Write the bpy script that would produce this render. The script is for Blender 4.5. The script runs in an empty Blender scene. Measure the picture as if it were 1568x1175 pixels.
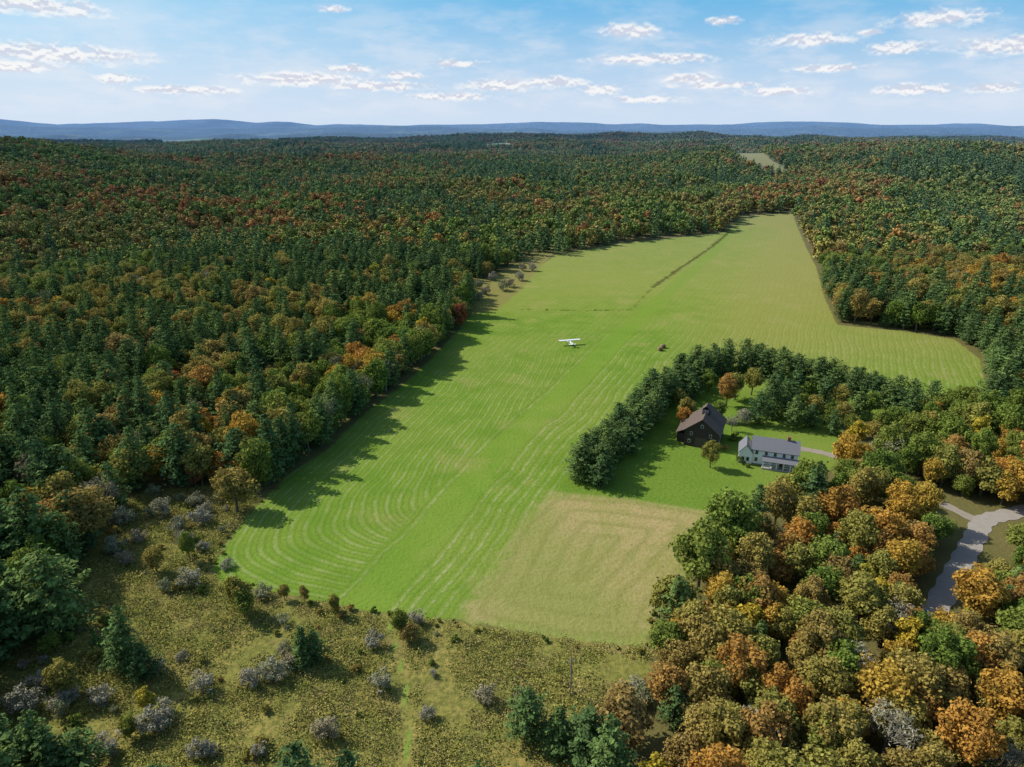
import bpy, math, numpy as np, random
from mathutils import Vector, Matrix
rng=np.random.default_rng(7); random.seed(7)
scene=bpy.context.scene
# ------------------------------------------------------------------ survey helpers
F=1046.0; P=math.radians(20.7); CZ=100.0
def S(t):
    t=np.clip(t,0,1); return t*t*(3-2*t)
_tab=np.random.default_rng(3).random((256,256))
def vn(x,y,sc,seed=0):
    x=np.asarray(x,float)/sc+seed*17.3; y=np.asarray(y,float)/sc+seed*9.7
    xi=np.floor(x).astype(int); yi=np.floor(y).astype(int); fx=S(x-xi); fy=S(y-yi)
    a=_tab[xi&255,yi&255]; b=_tab[(xi+1)&255,yi&255]; c=_tab[xi&255,(yi+1)&255]; d=_tab[(xi+1)&255,(yi+1)&255]
    return (a*(1-fx)+b*fx)*(1-fy)+(c*(1-fx)+d*fx)*fy
def H(x,y):
    x=np.asarray(x,float); y=np.asarray(y,float)
    h=22*S((y-500)/700.)
    h=h+38*np.exp(-((x+860)/330)**2-((y-1050)/300)**2)+38*np.exp(-((x-780)/400)**2-((y-1350)/350)**2)
    h=h+8*S((-x-140)/300)*S((y-300)/400)*(1-S((y-1300)/400))
    m=np.clip(S((y-820)/200)+S((-x-140)/200)*S((y-320)/200)+S((x-380)/150)*S((y-380)/200),0,1)
    h=h+m*(28*(vn(x,y,250,1)-.5)+15*(vn(x,y,100,2)-.5))*(1-.5*S((y-1100)/500))
    h=h-50*S((y-1550)/700.)
    for y0,w,A,v,sc,sd in ((3100,420,54,40,480,5),(4900,600,76,46,800,6),(7800,900,100,60,1100,7),(12500,1700,142,95,1700,8)):
        yy=y-y0-500*(vn(x,y*0,1500,sd+3)-.5)
        h=h+(A+v*(vn(x,y*0,sc,sd)-.5)+v*.6*(vn(x,y*0,sc*.3,sd+1)-.5))*np.exp(-(yy/w)**2)
    h=h+90*np.exp(-((x+9100)/700)**2-((y-12600)/1500)**2)+50*np.exp(-((x+5500)/1300)**2-((y-12600)/1500)**2)+35*np.exp(-((x-400)/600)**2-((y-12600)/1500)**2)+45*np.exp(-((x-4700)/600)**2-((y-12600)/1500)**2)
    return h
_t=np.geomspace(60,19000,6000)
def G(px,py):
    xr=(px-784)/F; v=(py-587.5)/F
    fw=math.cos(P)-v*math.sin(P); dn=math.sin(P)+v*math.cos(P)
    X=xr*_t; Y=fw*_t; Z=CZ-dn*_t
    d=Z-H(X,Y); k=np.argmax(d<0)
    if d[k]>=0: k=len(_t)-1
    if k==0: k=1
    a=d[k-1]/(d[k-1]-d[k]+1e-9); t=_t[k-1]+(_t[k]-_t[k-1])*a
    return (xr*t,fw*t)
def GP(pts): return np.array([G(*p) for p in pts])
def dseg(x,y,poly,closed):
    n=len(poly); best=np.full(x.shape,1e9); sgn=np.ones(x.shape); inside=np.zeros(x.shape,bool)
    for i in range(n if closed else n-1):
        ax,ay=poly[i]; bx,by=poly[(i+1)%n]; dx,dy=bx-ax,by-ay
        t=np.clip(((x-ax)*dx+(y-ay)*dy)/(dx*dx+dy*dy+1e-9),0,1)
        d=np.hypot(x-ax-t*dx,y-ay-t*dy); u=d<best
        best=np.where(u,d,best); cr=dx*(y-ay)-dy*(x-ax); sgn=np.where(u,np.sign(cr),sgn)
        if closed:
            c=((ay>y)!=(by>y))&(x<(bx-ax)*(y-ay)/((by-ay) if abs(by-ay)>1e-9 else 1e-9)+ax); inside^=c
    return np.where(inside,best,-best) if closed else best*sgn
# ------------------------------------------------------------------ surveyed outlines
field=GP([(322,872),(335,848),(355,820),(385,785),(440,728),(500,690),(560,632),(610,595),(650,560),(700,508),(722,480),(760,473),(795,445),(830,405),(850,391),(950,373),(1113,356),(1135,332),(1213,325),(1222,350),(1250,410),(1262,455),(1282,498),(1380,507),(1462,520),(1500,550),(1512,600),(1500,618),(1430,628),(1400,650),(1290,640),(1285,702),(1270,722),(1190,775),(1100,790),(1078,850),(1010,930),(988,992),(850,976),(700,950),(560,936),(430,908),(345,893)])
yard=GP([(850,752),(868,735),(905,700),(960,640),(1060,570),(1150,560),(1290,590),(1400,650),(1400,700),(1330,705),(1285,702),(1270,722),(1190,775),(1100,785),(960,763)])
tan=GP([(800,800),(845,755),(960,763),(1095,783),(1078,850),(1010,930),(988,992),(850,976),(700,950),(745,890)])
scrub=GP([(-60,1240),(-40,1040),(60,980),(130,860),(150,800),(215,752),(330,745),(400,760),(385,785),(335,848),(322,872),(345,893),(430,908),(560,936),(700,950),(850,976),(988,992),(1000,1030),(985,1080),(950,1140),(930,1300),(300,1320)])
clear1=GP([(716,482),(722,460),(700,440),(760,420),(820,385),(848,388),(828,408),(795,447),(760,475)])
clear2=GP([(1110,240),(1140,232),(1178,244),(1212,268),(1194,272),(1130,252)])
farfield=GP([(245,220),(250,215),(330,213),(400,214),(465,218),(460,222)])
farfield2=GP([(735,226),(742,221),(785,221),(782,226)])
runway=GP([(500,965),(560,920),(620,850),(700,760),(760,690),(850,610),(930,530),(985,480),(1040,430),(1085,390),(1118,352)])
hedge=GP([(1116,356),(1090,378),(1040,412),(1000,440)]); hedge2=GP([(885,532),(850,580),(820,612),(785,645),(750,677)]); hedge3=GP([(1000,440),(965,475),(880,476),(790,474)])
path=GP([(596,945),(604,990),(617,1030),(622,1080),(626,1180),(628,1280)])
road=GP([(1600,775),(1545,788),(1508,798),(1492,825),(1472,862),(1448,905),(1424,950)])
drive=GP([(1195,684),(1230,688),(1275,698),(1330,721),(1385,744),(1440,770),(1500,800)])
grove=GP([(1003,1040),(1050,965),(1092,890),(1150,842),(1230,822),(1290,790),(1370,800),(1425,840),(1440,890),(1418,930),(1405,1000),(1480,1010),(1720,1040),(1760,1300),(905,1330),(960,1180),(1000,1100)])
roadclear=GP([(1395,762),(1440,756),(1500,775),(1540,792),(1525,860),(1512,910),(1480,945),(1440,925),(1434,890),(1446,840),(1415,808)])
# ------------------------------------------------------------------ node helper
class NT:
    def __init__(s,t): s.t=t; s.n=t.nodes; s.l=t.links
    def put(s,sock,v):
        if isinstance(v,bpy.types.NodeSocket): s.l.new(v,sock)
        elif isinstance(v,(tuple,list)):
            n=len(sock.default_value); v=tuple(v)
            if len(v)<n: v=v+(1.0,)*(n-len(v))
            sock.default_value=v[:n]
        else: sock.default_value=v
    def m(s,op,a,b=None,c=None,clamp=False):
        n=s.n.new('ShaderNodeMath'); n.operation=op; n.use_clamp=clamp
        for i,v in enumerate((a,b,c)):
            if v is not None: s.put(n.inputs[i],v)
        return n.outputs[0]
    def vm(s,op,a,b=None):
        n=s.n.new('ShaderNodeVectorMath'); n.operation=op; s.put(n.inputs[0],a)
        if b is not None: s.put(n.inputs[1],b)
        return n.outputs['Value'] if op in('LENGTH','DISTANCE') else n.outputs[0]
    def mix(s,f,a,b,bt='MIX'):
        n=s.n.new('ShaderNodeMix'); n.data_type='RGBA'; n.blend_type=bt
        s.put(n.inputs[0],f); s.put(n.inputs[6],a); s.put(n.inputs[7],b); return n.outputs[2]
    def attr(s,name):
        n=s.n.new('ShaderNodeAttribute'); n.attribute_name=name; return n.outputs['Fac']
    def noise(s,vec,sc,det=3,rough=.55,dist=0):
        n=s.n.new('ShaderNodeTexNoise'); s.l.new(vec,n.inputs['Vector']); n.inputs['Scale'].default_value=sc
        n.inputs['Detail'].default_value=det; n.inputs['Roughness'].default_value=rough; n.inputs['Distortion'].default_value=dist
        return n.outputs['Fac']
    def ss(s,v,a,b):
        n=s.n.new('ShaderNodeMapRange'); n.interpolation_type='SMOOTHSTEP'; s.put(n.inputs[0],v)
        n.inputs[1].default_value=a; n.inputs[2].default_value=b; return n.outputs[0]
    def ramp(s,f,cols):
        n=s.n.new('ShaderNodeValToRGB'); s.l.new(f,n.inputs[0]); e=n.color_ramp.elements
        while len(e)<len(cols): e.new(0.5)
        for i,c in enumerate(cols): e[i].position=i/(len(cols)-1); e[i].color=(*c,1)
        return n.outputs[0]
    def sep(s,v):
        n=s.n.new('ShaderNodeSeparateXYZ'); s.l.new(v,n.inputs[0]); return n.outputs
    def comb(s,x,y,z):
        n=s.n.new('ShaderNodeCombineXYZ')
        for i,v in enumerate((x,y,z)): s.put(n.inputs[i],v)
        return n.outputs[0]
def newmat(name):
    m=bpy.data.materials.new(name); m.use_nodes=True; m.node_tree.nodes.clear(); return m,NT(m.node_tree)
HAZE_TINT=(.150,.26,.44)  # aerial haze painted as a bluish tint into base colours, stronger away from origin
def haze_tint_fac(k,loc):
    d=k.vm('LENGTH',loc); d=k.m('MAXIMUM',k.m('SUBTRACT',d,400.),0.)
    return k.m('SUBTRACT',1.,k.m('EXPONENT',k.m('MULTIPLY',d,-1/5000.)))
def leafmat(name,cols,trans=.25):
    m,k=newmat(name); oi=k.n.new('ShaderNodeObjectInfo')
    c=k.ramp(oi.outputs['Random'],cols)
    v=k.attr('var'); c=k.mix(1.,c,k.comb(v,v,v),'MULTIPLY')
    c=k.mix(haze_tint_fac(k,oi.outputs['Location']),c,HAZE_TINT)  # distance haze painted into the leaf colour
    d=k.n.new('ShaderNodeBsdfDiffuse'); o=k.n.new('ShaderNodeOutputMaterial'); k.l.new(c,d.inputs[0])
    if trans>0:
        t=k.n.new('ShaderNodeBsdfTranslucent'); mx=k.n.new('ShaderNodeMixShader'); k.l.new(c,t.inputs[0]); mx.inputs[0].default_value=trans
        k.l.new(d.outputs[0],mx.inputs[1]); k.l.new(t.outputs[0],mx.inputs[2]); k.l.new(mx.outputs[0],o.inputs[0])
    else: k.l.new(d.outputs[0],o.inputs[0])
    return m
def surf(name,col,col2=None,sc=2.,rough=.8,bump=0.,metal=0.,wave=None,spec=.3):
    m,k=newmat(name); b=k.n.new('ShaderNodeBsdfPrincipled'); o=k.n.new('ShaderNodeOutputMaterial'); k.l.new(b.outputs[0],o.inputs[0])
    tc=k.n.new('ShaderNodeTexCoord').outputs['Object']; n=k.noise(tc,sc,5,.6)
    col2=col2 or tuple(x*.8 for x in col); c=k.mix(n,col2,col)
    if wave:
        w=k.n.new('ShaderNodeTexWave'); w.bands_direction=wave[0]; w.inputs['Scale'].default_value=wave[1]; w.inputs['Distortion'].default_value=.3; k.l.new(tc,w.inputs[0])
        c=k.mix(k.m('MULTIPLY',w.outputs[1],wave[2] if len(wave)>2 else .35),c,tuple(x*.5 for x in col))
    k.l.new(c,b.inputs['Base Color']); b.inputs['Roughness'].default_value=rough; b.inputs['Metallic'].default_value=metal; b.inputs['Specular IOR Level'].default_value=spec
    if bump:
        bp=k.n.new('ShaderNodeBump'); bp.inputs['Strength'].default_value=bump; bp.inputs['Distance'].default_value=.05; k.l.new(n,bp.inputs['Height']); k.l.new(bp.outputs[0],b.inputs['Normal'])
    return m
# ------------------------------------------------------------------ terrain
def axis(lo,hi,dlo,dhi,step,g):
    a=list(np.arange(dlo,dhi+.1,step)); s=step; x=a[-1]
    while x<hi: s=min(s*g,80); x+=s; a.append(x)
    s=step; x=a[0]; b=[]
    while x>lo: s=min(s*g,80); x-=s; b.append(x)
    return np.array(b[::-1]+a)
xs=axis(-12500,12500,-190,350,2,1.06); ys=axis(-400,16000,66,800,2,1.035)
XX,YY=np.meshgrid(xs,ys); nx,ny=len(xs),len(ys); X=XX.ravel(); Y=YY.ravel(); Z=H(X,Y)
def setmesh(name,V,Q,attrs={},mats=(),midx=None,smooth=False):
    me=bpy.data.meshes.new(name); V=np.asarray(V,np.float32); Q=np.asarray(Q,np.int32)
    me.vertices.add(len(V)); me.vertices.foreach_set('co',V.ravel())
    me.loops.add(Q.size); me.loops.foreach_set('vertex_index',Q.ravel())
    me.polygons.add(len(Q)); me.polygons.foreach_set('loop_start',np.arange(0,Q.size,4,dtype=np.int32))
    try: me.polygons.foreach_set('loop_total',np.full(len(Q),4,np.int32))
    except Exception: pass
    if midx is not None: me.polygons.foreach_set('material_index',np.asarray(midx,np.int32))
    me.polygons.foreach_set('use_smooth',np.full(len(Q),smooth))
    for n,v in attrs.items():
        a=me.attributes.new(n,'FLOAT','POINT'); a.data.foreach_set('value',np.asarray(v,np.float32))
    for m in mats: me.materials.append(m)
    me.update(calc_edges=True); me.validate(); return me
i=np.arange(nx*ny).reshape(ny,nx)
Q=np.stack([i[:-1,:-1],i[:-1,1:],i[1:,1:],i[1:,:-1]],-1).reshape(-1,4)
A={'d_field':dseg(X,Y,field,True),'d_yard':dseg(X,Y,yard,True),'d_tan':dseg(X,Y,tan,True),'d_scrub':dseg(X,Y,scrub,True),
 'd_run':dseg(X,Y,runway,False),'d_path':np.abs(dseg(X,Y,path,False)),
 'd_clear':np.maximum(dseg(X,Y,clear1,True),dseg(X,Y,clear2,True)),
 'd_farf':np.maximum(dseg(X,Y,farfield,True),dseg(X,Y,farfield2,True)),
 'd_hedge':np.abs(dseg(X,Y,hedge,False)),'d_hedge2':np.minimum(np.abs(dseg(X,Y,hedge2,False)),np.abs(dseg(X,Y,hedge3,False)))}
def blur(a,n):
    a=a.reshape(ny,nx).copy()
    for _ in range(n):
        a[1:-1]=(a[:-2]+2*a[1:-1]+a[2:])/4; a[:,1:-1]=(a[:,:-2]+2*a[:,1:-1]+a[:,2:])/4
    return a.ravel()
A['d_edge']=blur(np.clip(A['d_field'],-60,200),70); A['d_rsm']=blur(np.clip(A['d_run'],-250,250),30)
gm,k=newmat('terrain_ground'); pos=k.n.new('ShaderNodeNewGeometry').outputs['Position']; px,py,pz=k.sep(pos)
nA=k.noise(pos,.012,4); nB=k.noise(pos,.09,4); nC=k.noise(pos,.9,4,.65); nD=k.noise(pos,.004,3); nE=k.noise(pos,.3,3,.6); nG=k.noise(pos,3.2,3,.7)
def jit(a,amp=2.2): return k.m('ADD',k.attr(a),k.m('MULTIPLY',k.m('SUBTRACT',nE,.5),amp))
floor=k.mix(nB,(.10,.11,.035),(.19,.15,.06))
farc=k.mix(k.ss(nB,.35,.65),(.05,.085,.026),(.11,.14,.038)); farc=k.mix(k.m('MULTIPLY',k.ss(nD,.5,.68),.6),farc,(.19,.13,.045))
nF=k.noise(pos,.026,6,.78); farc=k.mix(k.ss(nF,.42,.58),k.mix(.88,farc,(.008,.016,.010)),farc)
nH=k.noise(pos,.0022,4,.6); farc=k.mix(k.m('MULTIPLY',k.ss(nH,.57,.60),.8),farc,(.20,.23,.08))
dist=k.vm('LENGTH',pos)
base=k.mix(k.ss(dist,2600,4400),floor,farc)
sc=k.mix(k.ss(nB,.35,.65),(.205,.21,.048),(.32,.255,.075)); sc=k.mix(k.ss(nC,.38,.62),(.13,.135,.035),sc); sc=k.mix(k.m('MULTIPLY',k.ss(nA,.5,.62),.5),sc,(.25,.255,.055)); sc=k.mix(k.m('MULTIPLY',k.ss(nG,.5,.75),.35),sc,(.40,.33,.13)); sc=k.mix(k.m('MULTIPLY',k.ss(k.noise(pos,.05,4,.7),.54,.66),.6),sc,(.26,.19,.08))
base=k.mix(k.ss(jit('d_scrub',5),-.8,.8),base,sc)
# hay field
g=k.mix(k.ss(nB,.3,.7),(.135,.235,.025),(.185,.275,.038)); g=k.mix(k.m('MULTIPLY',k.ss(nA,.42,.62),.6),g,(.23,.28,.052))
up=k.ss(py,330,470); up=k.m('MULTIPLY',up,k.m('ADD',.5,k.m('MULTIPLY',nB,.5)))
g=k.mix(up,g,(.255,.275,.062))
right=k.m('MULTIPLY',k.ss(k.m('MULTIPLY',k.attr('d_run'),-1.),12,60),k.ss(py,230,330)); g=k.mix(k.m('MULTIPLY',right,.6),g,(.30,.265,.078))
g=k.mix(k.m('MULTIPLY',k.ss(nC,.40,.68),.36),g,(.09,.15,.022)); g=k.mix(k.m('MULTIPLY',k.ss(nG,.5,.75),.3),g,(.30,.30,.11))
g=k.mix(k.m('MULTIPLY',k.ss(k.noise(pos,.035,5,.7),.52,.68),.5),g,(.30,.275,.09))
run=k.m('SUBTRACT',1.,k.ss(k.m('ABSOLUTE',k.m('ADD',k.attr('d_run'),k.m('MULTIPLY',nB,2.))),3.5,6.))
wob=k.m('ADD',k.m('MULTIPLY',k.m('SUBTRACT',k.noise(pos,.025,2),.5),7.),k.m('MULTIPLY',k.m('SUBTRACT',nE,.5),.7))
def stripe(c,per,w):
    q=k.m('ABSOLUTE',k.m('SUBTRACT',k.m('FRACT',k.m('DIVIDE',k.m('ADD',c,wob),per)),.5)); return k.m('SUBTRACT',1.,k.ss(q,w*.2,w))
sideL=k.m('MULTIPLY',k.ss(k.attr('d_run'),6,9),k.m('SUBTRACT',1.,k.ss(py,285,330)))
stA=stripe(k.attr('d_edge'),2.7,.26); stB=stripe(k.attr('d_rsm'),3.4,.19)
st=k.m('ADD',k.m('MULTIPLY',sideL,k.m('MULTIPLY',stA,.62)),k.m('MULTIPLY',k.m('SUBTRACT',1.,sideL),stB))
st=k.m('MULTIPLY',st,k.m('SUBTRACT',1.,run)); st=k.m('MULTIPLY',st,k.ss(nC,.34,.60)); st=k.m('MULTIPLY',st,k.m('ADD',.22,k.m('MULTIPLY',k.ss(nE,.33,.6),k.ss(nB,.30,.62))))
st=k.m('MULTIPLY',st,k.m('SUBTRACT',1.,k.m('MULTIPLY',k.ss(py,250,380),.72)))
near=k.m('SUBTRACT',1.,k.ss(py,280,420))
st2=k.m('MULTIPLY',k.m('MULTIPLY',near,k.m('SUBTRACT',1.,run)),k.m('ADD',k.m('MULTIPLY',sideL,stripe(k.m('ADD',k.attr('d_edge'),1.2),1.35,.34)),k.m('MULTIPLY',k.m('SUBTRACT',1.,sideL),stripe(k.m('ADD',k.attr('d_rsm'),1.2),1.7,.34))))
g=k.mix(k.m('MULTIPLY',st2,.30),g,(.08,.15,.018))
g=k.mix(k.m('MULTIPLY',st,.62),g,(.38,.37,.19))
g=k.mix(k.m('MULTIPLY',run,k.m('ADD',.2,k.m('MULTIPLY',nB,.5))),g,(.165,.265,.035))
tn=k.mix(k.ss(nB,.3,.7),(.36,.285,.12),(.30,.27,.09)); tn=k.mix(k.m('MULTIPLY',k.ss(nE,.35,.7),.4),tn,(.45,.345,.18)); tn=k.mix(k.m('MULTIPLY',k.ss(nA,.42,.60),.7),tn,(.21,.25,.055))
tn=k.mix(k.m('MULTIPLY',stripe(k.attr('d_tan'),5.5,.25),.4),tn,(.19,.20,.05)); tn=k.mix(k.m('MULTIPLY',k.ss(k.noise(pos,.06,5,.7),.5,.64),.5),tn,(.22,.24,.06)); tn=k.mix(k.m('MULTIPLY',k.ss(nC,.4,.7),.35),tn,(.17,.16,.045)); tn=k.mix(k.m('MULTIPLY',k.ss(nG,.5,.75),.3),tn,(.48,.40,.23))
g=k.mix(k.ss(jit('d_tan',9),-3.5,3.5),g,tn)
yd=k.mix(nB,(.115,.205,.022),(.17,.25,.04)); yd=k.mix(k.m('MULTIPLY',k.ss(nC,.42,.68),.35),yd,(.075,.13,.018)); yd=k.mix(k.m('MULTIPLY',k.ss(nA,.45,.62),.5),yd,(.225,.26,.055)); g=k.mix(k.ss(jit('d_yard',3),-1.2,1.2),g,yd)
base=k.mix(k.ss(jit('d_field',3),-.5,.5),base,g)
base=k.mix(k.ss(jit('d_clear',3),-.5,.5),base,k.mix(nB,(.25,.21,.07),(.19,.20,.05)))
base=k.mix(k.ss(k.attr('d_farf'),-3.,3.),base,(.22,.28,.07))
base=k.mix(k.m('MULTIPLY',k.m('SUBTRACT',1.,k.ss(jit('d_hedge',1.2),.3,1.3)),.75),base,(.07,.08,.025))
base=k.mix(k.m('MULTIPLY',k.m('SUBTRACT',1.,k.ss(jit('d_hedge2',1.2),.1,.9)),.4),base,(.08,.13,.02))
pth=k.m('SUBTRACT',1.,k.ss(jit('d_path',1.0),.4,1.0)); base=k.mix(k.m('MULTIPLY',pth,.9),base,(.19,.27,.05))
base=k.mix(haze_tint_fac(k,pos),base,HAZE_TINT)  # same painted haze, mixed into the ground colour
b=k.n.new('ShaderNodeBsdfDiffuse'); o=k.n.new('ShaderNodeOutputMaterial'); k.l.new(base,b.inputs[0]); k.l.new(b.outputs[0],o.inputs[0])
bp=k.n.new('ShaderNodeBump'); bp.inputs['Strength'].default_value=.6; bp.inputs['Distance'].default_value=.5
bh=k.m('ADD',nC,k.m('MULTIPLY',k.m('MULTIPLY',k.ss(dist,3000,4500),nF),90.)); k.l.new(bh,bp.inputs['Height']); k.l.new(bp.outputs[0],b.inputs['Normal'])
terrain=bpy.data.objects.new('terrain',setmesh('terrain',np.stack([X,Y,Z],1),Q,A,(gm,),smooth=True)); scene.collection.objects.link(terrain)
# ------------------------------------------------------------------ ribbons (road, driveway)
def ribbon(name,pl,w,mat,z):
    pts=[]
    for a in range(len(pl)-1):
        p0=pl[max(a-1,0)];p1=pl[a];p2=pl[a+1];p3=pl[min(a+2,len(pl)-1)]
        for t in np.linspace(0,1,8,endpoint=False):
            pts.append(.5*((2*p1)+(p2-p0)*t+(2*p0-5*p1+4*p2-p3)*t*t+(3*p1-p0-3*p2+p3)*t**3))
    pts.append(pl[-1]); pts=np.array(pts); d=np.gradient(pts,axis=0); d/=np.linalg.norm(d,axis=1)[:,None]+1e-9; n=np.stack([-d[:,1],d[:,0]],1)
    V=[];Qs=[]
    for j,(p,q) in enumerate(zip(pts,n)):
        ww=w/2*(1+.12*math.sin(j*1.7))
        for s in (1,-1): V.append((p[0]+q[0]*s*ww,p[1]+q[1]*s*ww,float(H(p[0],p[1]))+z))
        if j: Qs.append((2*j-2,2*j-1,2*j+1,2*j))
    ob=bpy.data.objects.new(name,setmesh(name,V,Qs,{},(mat,))); scene.collection.objects.link(ob)
ribbon('road',road,5.0,surf('gravel_road',(.38,.345,.30),(.27,.24,.205),.5,1.,spec=0.),.09)
ribbon('driveway',drive,3.2,surf('driveway_gravel',(.36,.31,.25),(.24,.20,.16),.6,1.,spec=0.),.05)
# ------------------------------------------------------------------ trees
bark=surf('bark',(.16,.125,.095),(.08,.065,.045),3); greybark=surf('bark_grey',(.34,.31,.26),(.24,.21,.18),3)
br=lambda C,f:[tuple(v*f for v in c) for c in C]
PC=[(.078,.132,.046),(.096,.155,.050),(.115,.178,.054),(.145,.205,.058)]
GC=[(.145,.21,.040),(.175,.235,.044),(.21,.25,.050),(.245,.265,.055)]
OC=[(.26,.26,.06),(.31,.27,.065),(.34,.265,.07),(.32,.225,.075)]
RC=[(.43,.30,.055),(.49,.31,.055),(.47,.245,.055),(.37,.225,.065)]
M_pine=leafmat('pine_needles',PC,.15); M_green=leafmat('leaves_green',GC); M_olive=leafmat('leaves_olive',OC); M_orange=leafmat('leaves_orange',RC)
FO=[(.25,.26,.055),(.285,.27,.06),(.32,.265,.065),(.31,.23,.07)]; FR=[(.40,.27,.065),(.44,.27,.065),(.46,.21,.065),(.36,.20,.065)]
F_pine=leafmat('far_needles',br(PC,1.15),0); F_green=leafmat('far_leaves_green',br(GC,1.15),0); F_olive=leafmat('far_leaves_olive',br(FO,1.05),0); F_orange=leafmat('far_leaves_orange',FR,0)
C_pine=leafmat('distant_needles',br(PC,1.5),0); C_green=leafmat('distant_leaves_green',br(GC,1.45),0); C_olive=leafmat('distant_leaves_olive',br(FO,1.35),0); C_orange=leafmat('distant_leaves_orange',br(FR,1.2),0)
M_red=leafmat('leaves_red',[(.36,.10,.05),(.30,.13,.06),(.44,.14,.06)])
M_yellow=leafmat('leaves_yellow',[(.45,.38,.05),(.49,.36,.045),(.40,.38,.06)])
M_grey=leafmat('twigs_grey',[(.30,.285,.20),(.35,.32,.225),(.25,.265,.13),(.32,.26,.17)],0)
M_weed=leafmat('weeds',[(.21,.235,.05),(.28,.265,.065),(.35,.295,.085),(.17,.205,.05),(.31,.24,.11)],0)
def unit(a): return a/(np.linalg.norm(a,axis=-1,keepdims=True)+1e-9)
def cards(r,C,N,s,asp):
    n=unit(N); t=unit(np.cross(n,r.normal(size=C.shape))); bb=np.cross(n,t); s=np.asarray(s)[:,None]
    V=np.stack([C+t*s,C+bb*s*asp,C-t*s,C-bb*s*asp],1).reshape(-1,3); return V
class TB:
    def __init__(s): s.V=[];s.Q=[];s.a=[];s.m=[];s.n=0
    def cards(s,V,var):
        n=len(V)//4; s.V.append(V); s.Q.append(np.arange(n*4).reshape(-1,4)+s.n); s.a.append(np.repeat(var,4)); s.m+= [0]*n; s.n+=len(V)
    def tube(s,p0,p1,r0,r1,n=5):
        p0=np.array(p0,float);p1=np.array(p1,float); d=unit(p1-p0); u=unit(np.cross(d,[.3,.9,.2])); v=np.cross(d,u)
        an=np.arange(n)/n*2*np.pi; ring=np.cos(an)[:,None]*u+np.sin(an)[:,None]*v
        V=np.concatenate([p0+ring*r0,p1+ring*r1]); i=np.arange(n); j=(i+1)%n
        s.V.append(V); s.Q.append(np.stack([i,j,j+n,i+n],1)+s.n); s.a.append(np.ones(2*n)); s.m+=[1]*n; s.n+=2*n
    def done(s,name,mats): return setmesh(name,np.concatenate(s.V),np.concatenate(s.Q),{'var':np.concatenate(s.a)},mats,s.m)
def deciduous(T,seed,Ht,R,nl,nleaf,ls,off=(0,0),asp=.75,low=.0,limbs=7):
    r=np.random.default_rng(seed); off=np.array([off[0],off[1],0.])
    cz=Ht*(.58-low*.15); rz=Ht*(.40+low*.12); lob=[]; sx=r.uniform(.8,1.1); sh=r.normal(size=2)*R*.12
    for q in range(nl):
        d=unit(r.normal(size=3)); rad=r.uniform(.35,.85); lr=R*r.uniform(.18,.36)
        c=np.array([d[0]*R*rad*sx+sh[0]*d[2],d[1]*R*rad/sx+sh[1]*d[2],cz+d[2]*rz*rad])
        if c[2]<Ht*.15+lr*.3: c[2]=Ht*.15+lr*.6
        lob.append((c,lr))
    lob.append((np.array([0,0,cz+rz*.6]),R*.35))
    for c,lr in lob:
        n=int(nleaf*r.uniform(.7,1.2)); d=unit(r.normal(size=(n,3))+[0,0,.3]); C=c+d*lr*r.uniform(.65,1.2,(n,1))*[1,1,.9]+off
        T.cards(cards(r,C,d*.8+[0,0,.35]+.6*r.normal(size=(n,3)),ls*r.uniform(.6,1.3,n),asp),r.uniform(.78,1.2)*r.uniform(.8,1.2,n))
    tt=off+[r.normal()*.2,r.normal()*.2,Ht*.5]
    T.tube(off,tt,R*.07,R*.045,6); T.tube(tt,off+[0,0,Ht*.85],R*.045,R*.01)
    for c,lr in lob[:limbs]: T.tube(off+[0,0,Ht*r.uniform(.22,.5)],c+off,R*.03,R*.008,4)
def pine(T,seed,Ht,R,step,per,tufts,ls,off=(0,0),fir=False,start=.10,ex=1.4):
    r=np.random.default_rng(seed); off=np.array([off[0],off[1],0.]); z=Ht*start; lean=r.normal(size=2)*.02
    while z<Ht*.97:
        t=min(.99,max(0.,(z/Ht-start)/(1-start))); prof=((1-t)**.85 if fir else (1-t**ex)**.9)*(min(1,.62+t*3)); k0=r.uniform(0,6.28); vw=r.uniform(.85,1.15); K=max(3,int(per*(1 if t<.7 else .75)))
        for q in range(K):
            a=k0+q*6.283/K+r.normal()*.2; L=max(.35,R*prof*r.uniform(.6,1.2)); up=.12+.5*t if not fir else -.18+.35*t
            dr=np.array([math.cos(a),math.sin(a),up]); nt=max(1,int(tufts*(.35+L/R)))
            b0=off+[lean[0]*z,lean[1]*z,z]
            if step<2 and t<.8: T.tube(b0,b0+dr*L*.8,.06*R/4,.02,3)
            bv=r.uniform(.85,1.15)
            for w in np.linspace(.25,1,nt):
                n=8 if step<1.6 else 4; sp=.16*R*(1.1-.5*w)*(1-.35*t)
                C=b0+dr*L*w+r.normal(size=(n,3))*[sp,sp,sp*.45]
                N=np.array([0,0,.8])+.5*r.normal(size=(n,3))+dr*.6
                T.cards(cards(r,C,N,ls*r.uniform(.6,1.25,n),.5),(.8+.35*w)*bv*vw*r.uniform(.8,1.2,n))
        z+=step*r.uniform(.8,1.2)
    n=10; C=off+[lean[0]*Ht,lean[1]*Ht,Ht*.97]+r.normal(size=(n,3))*[.25,.25,Ht*.02]; T.cards(cards(r,C,r.normal(size=(n,3)),np.full(n,ls*.7),.5),np.ones(n))
    T.tube(off,off+[lean[0]*Ht,lean[1]*Ht,Ht*.95],R*.075,.03,6)
protos={}
def mk(kind,mats,fn):
    T=TB(); fn(T); protos.setdefault(kind,[]).append(T.done(kind+'_mesh',mats))
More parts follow.
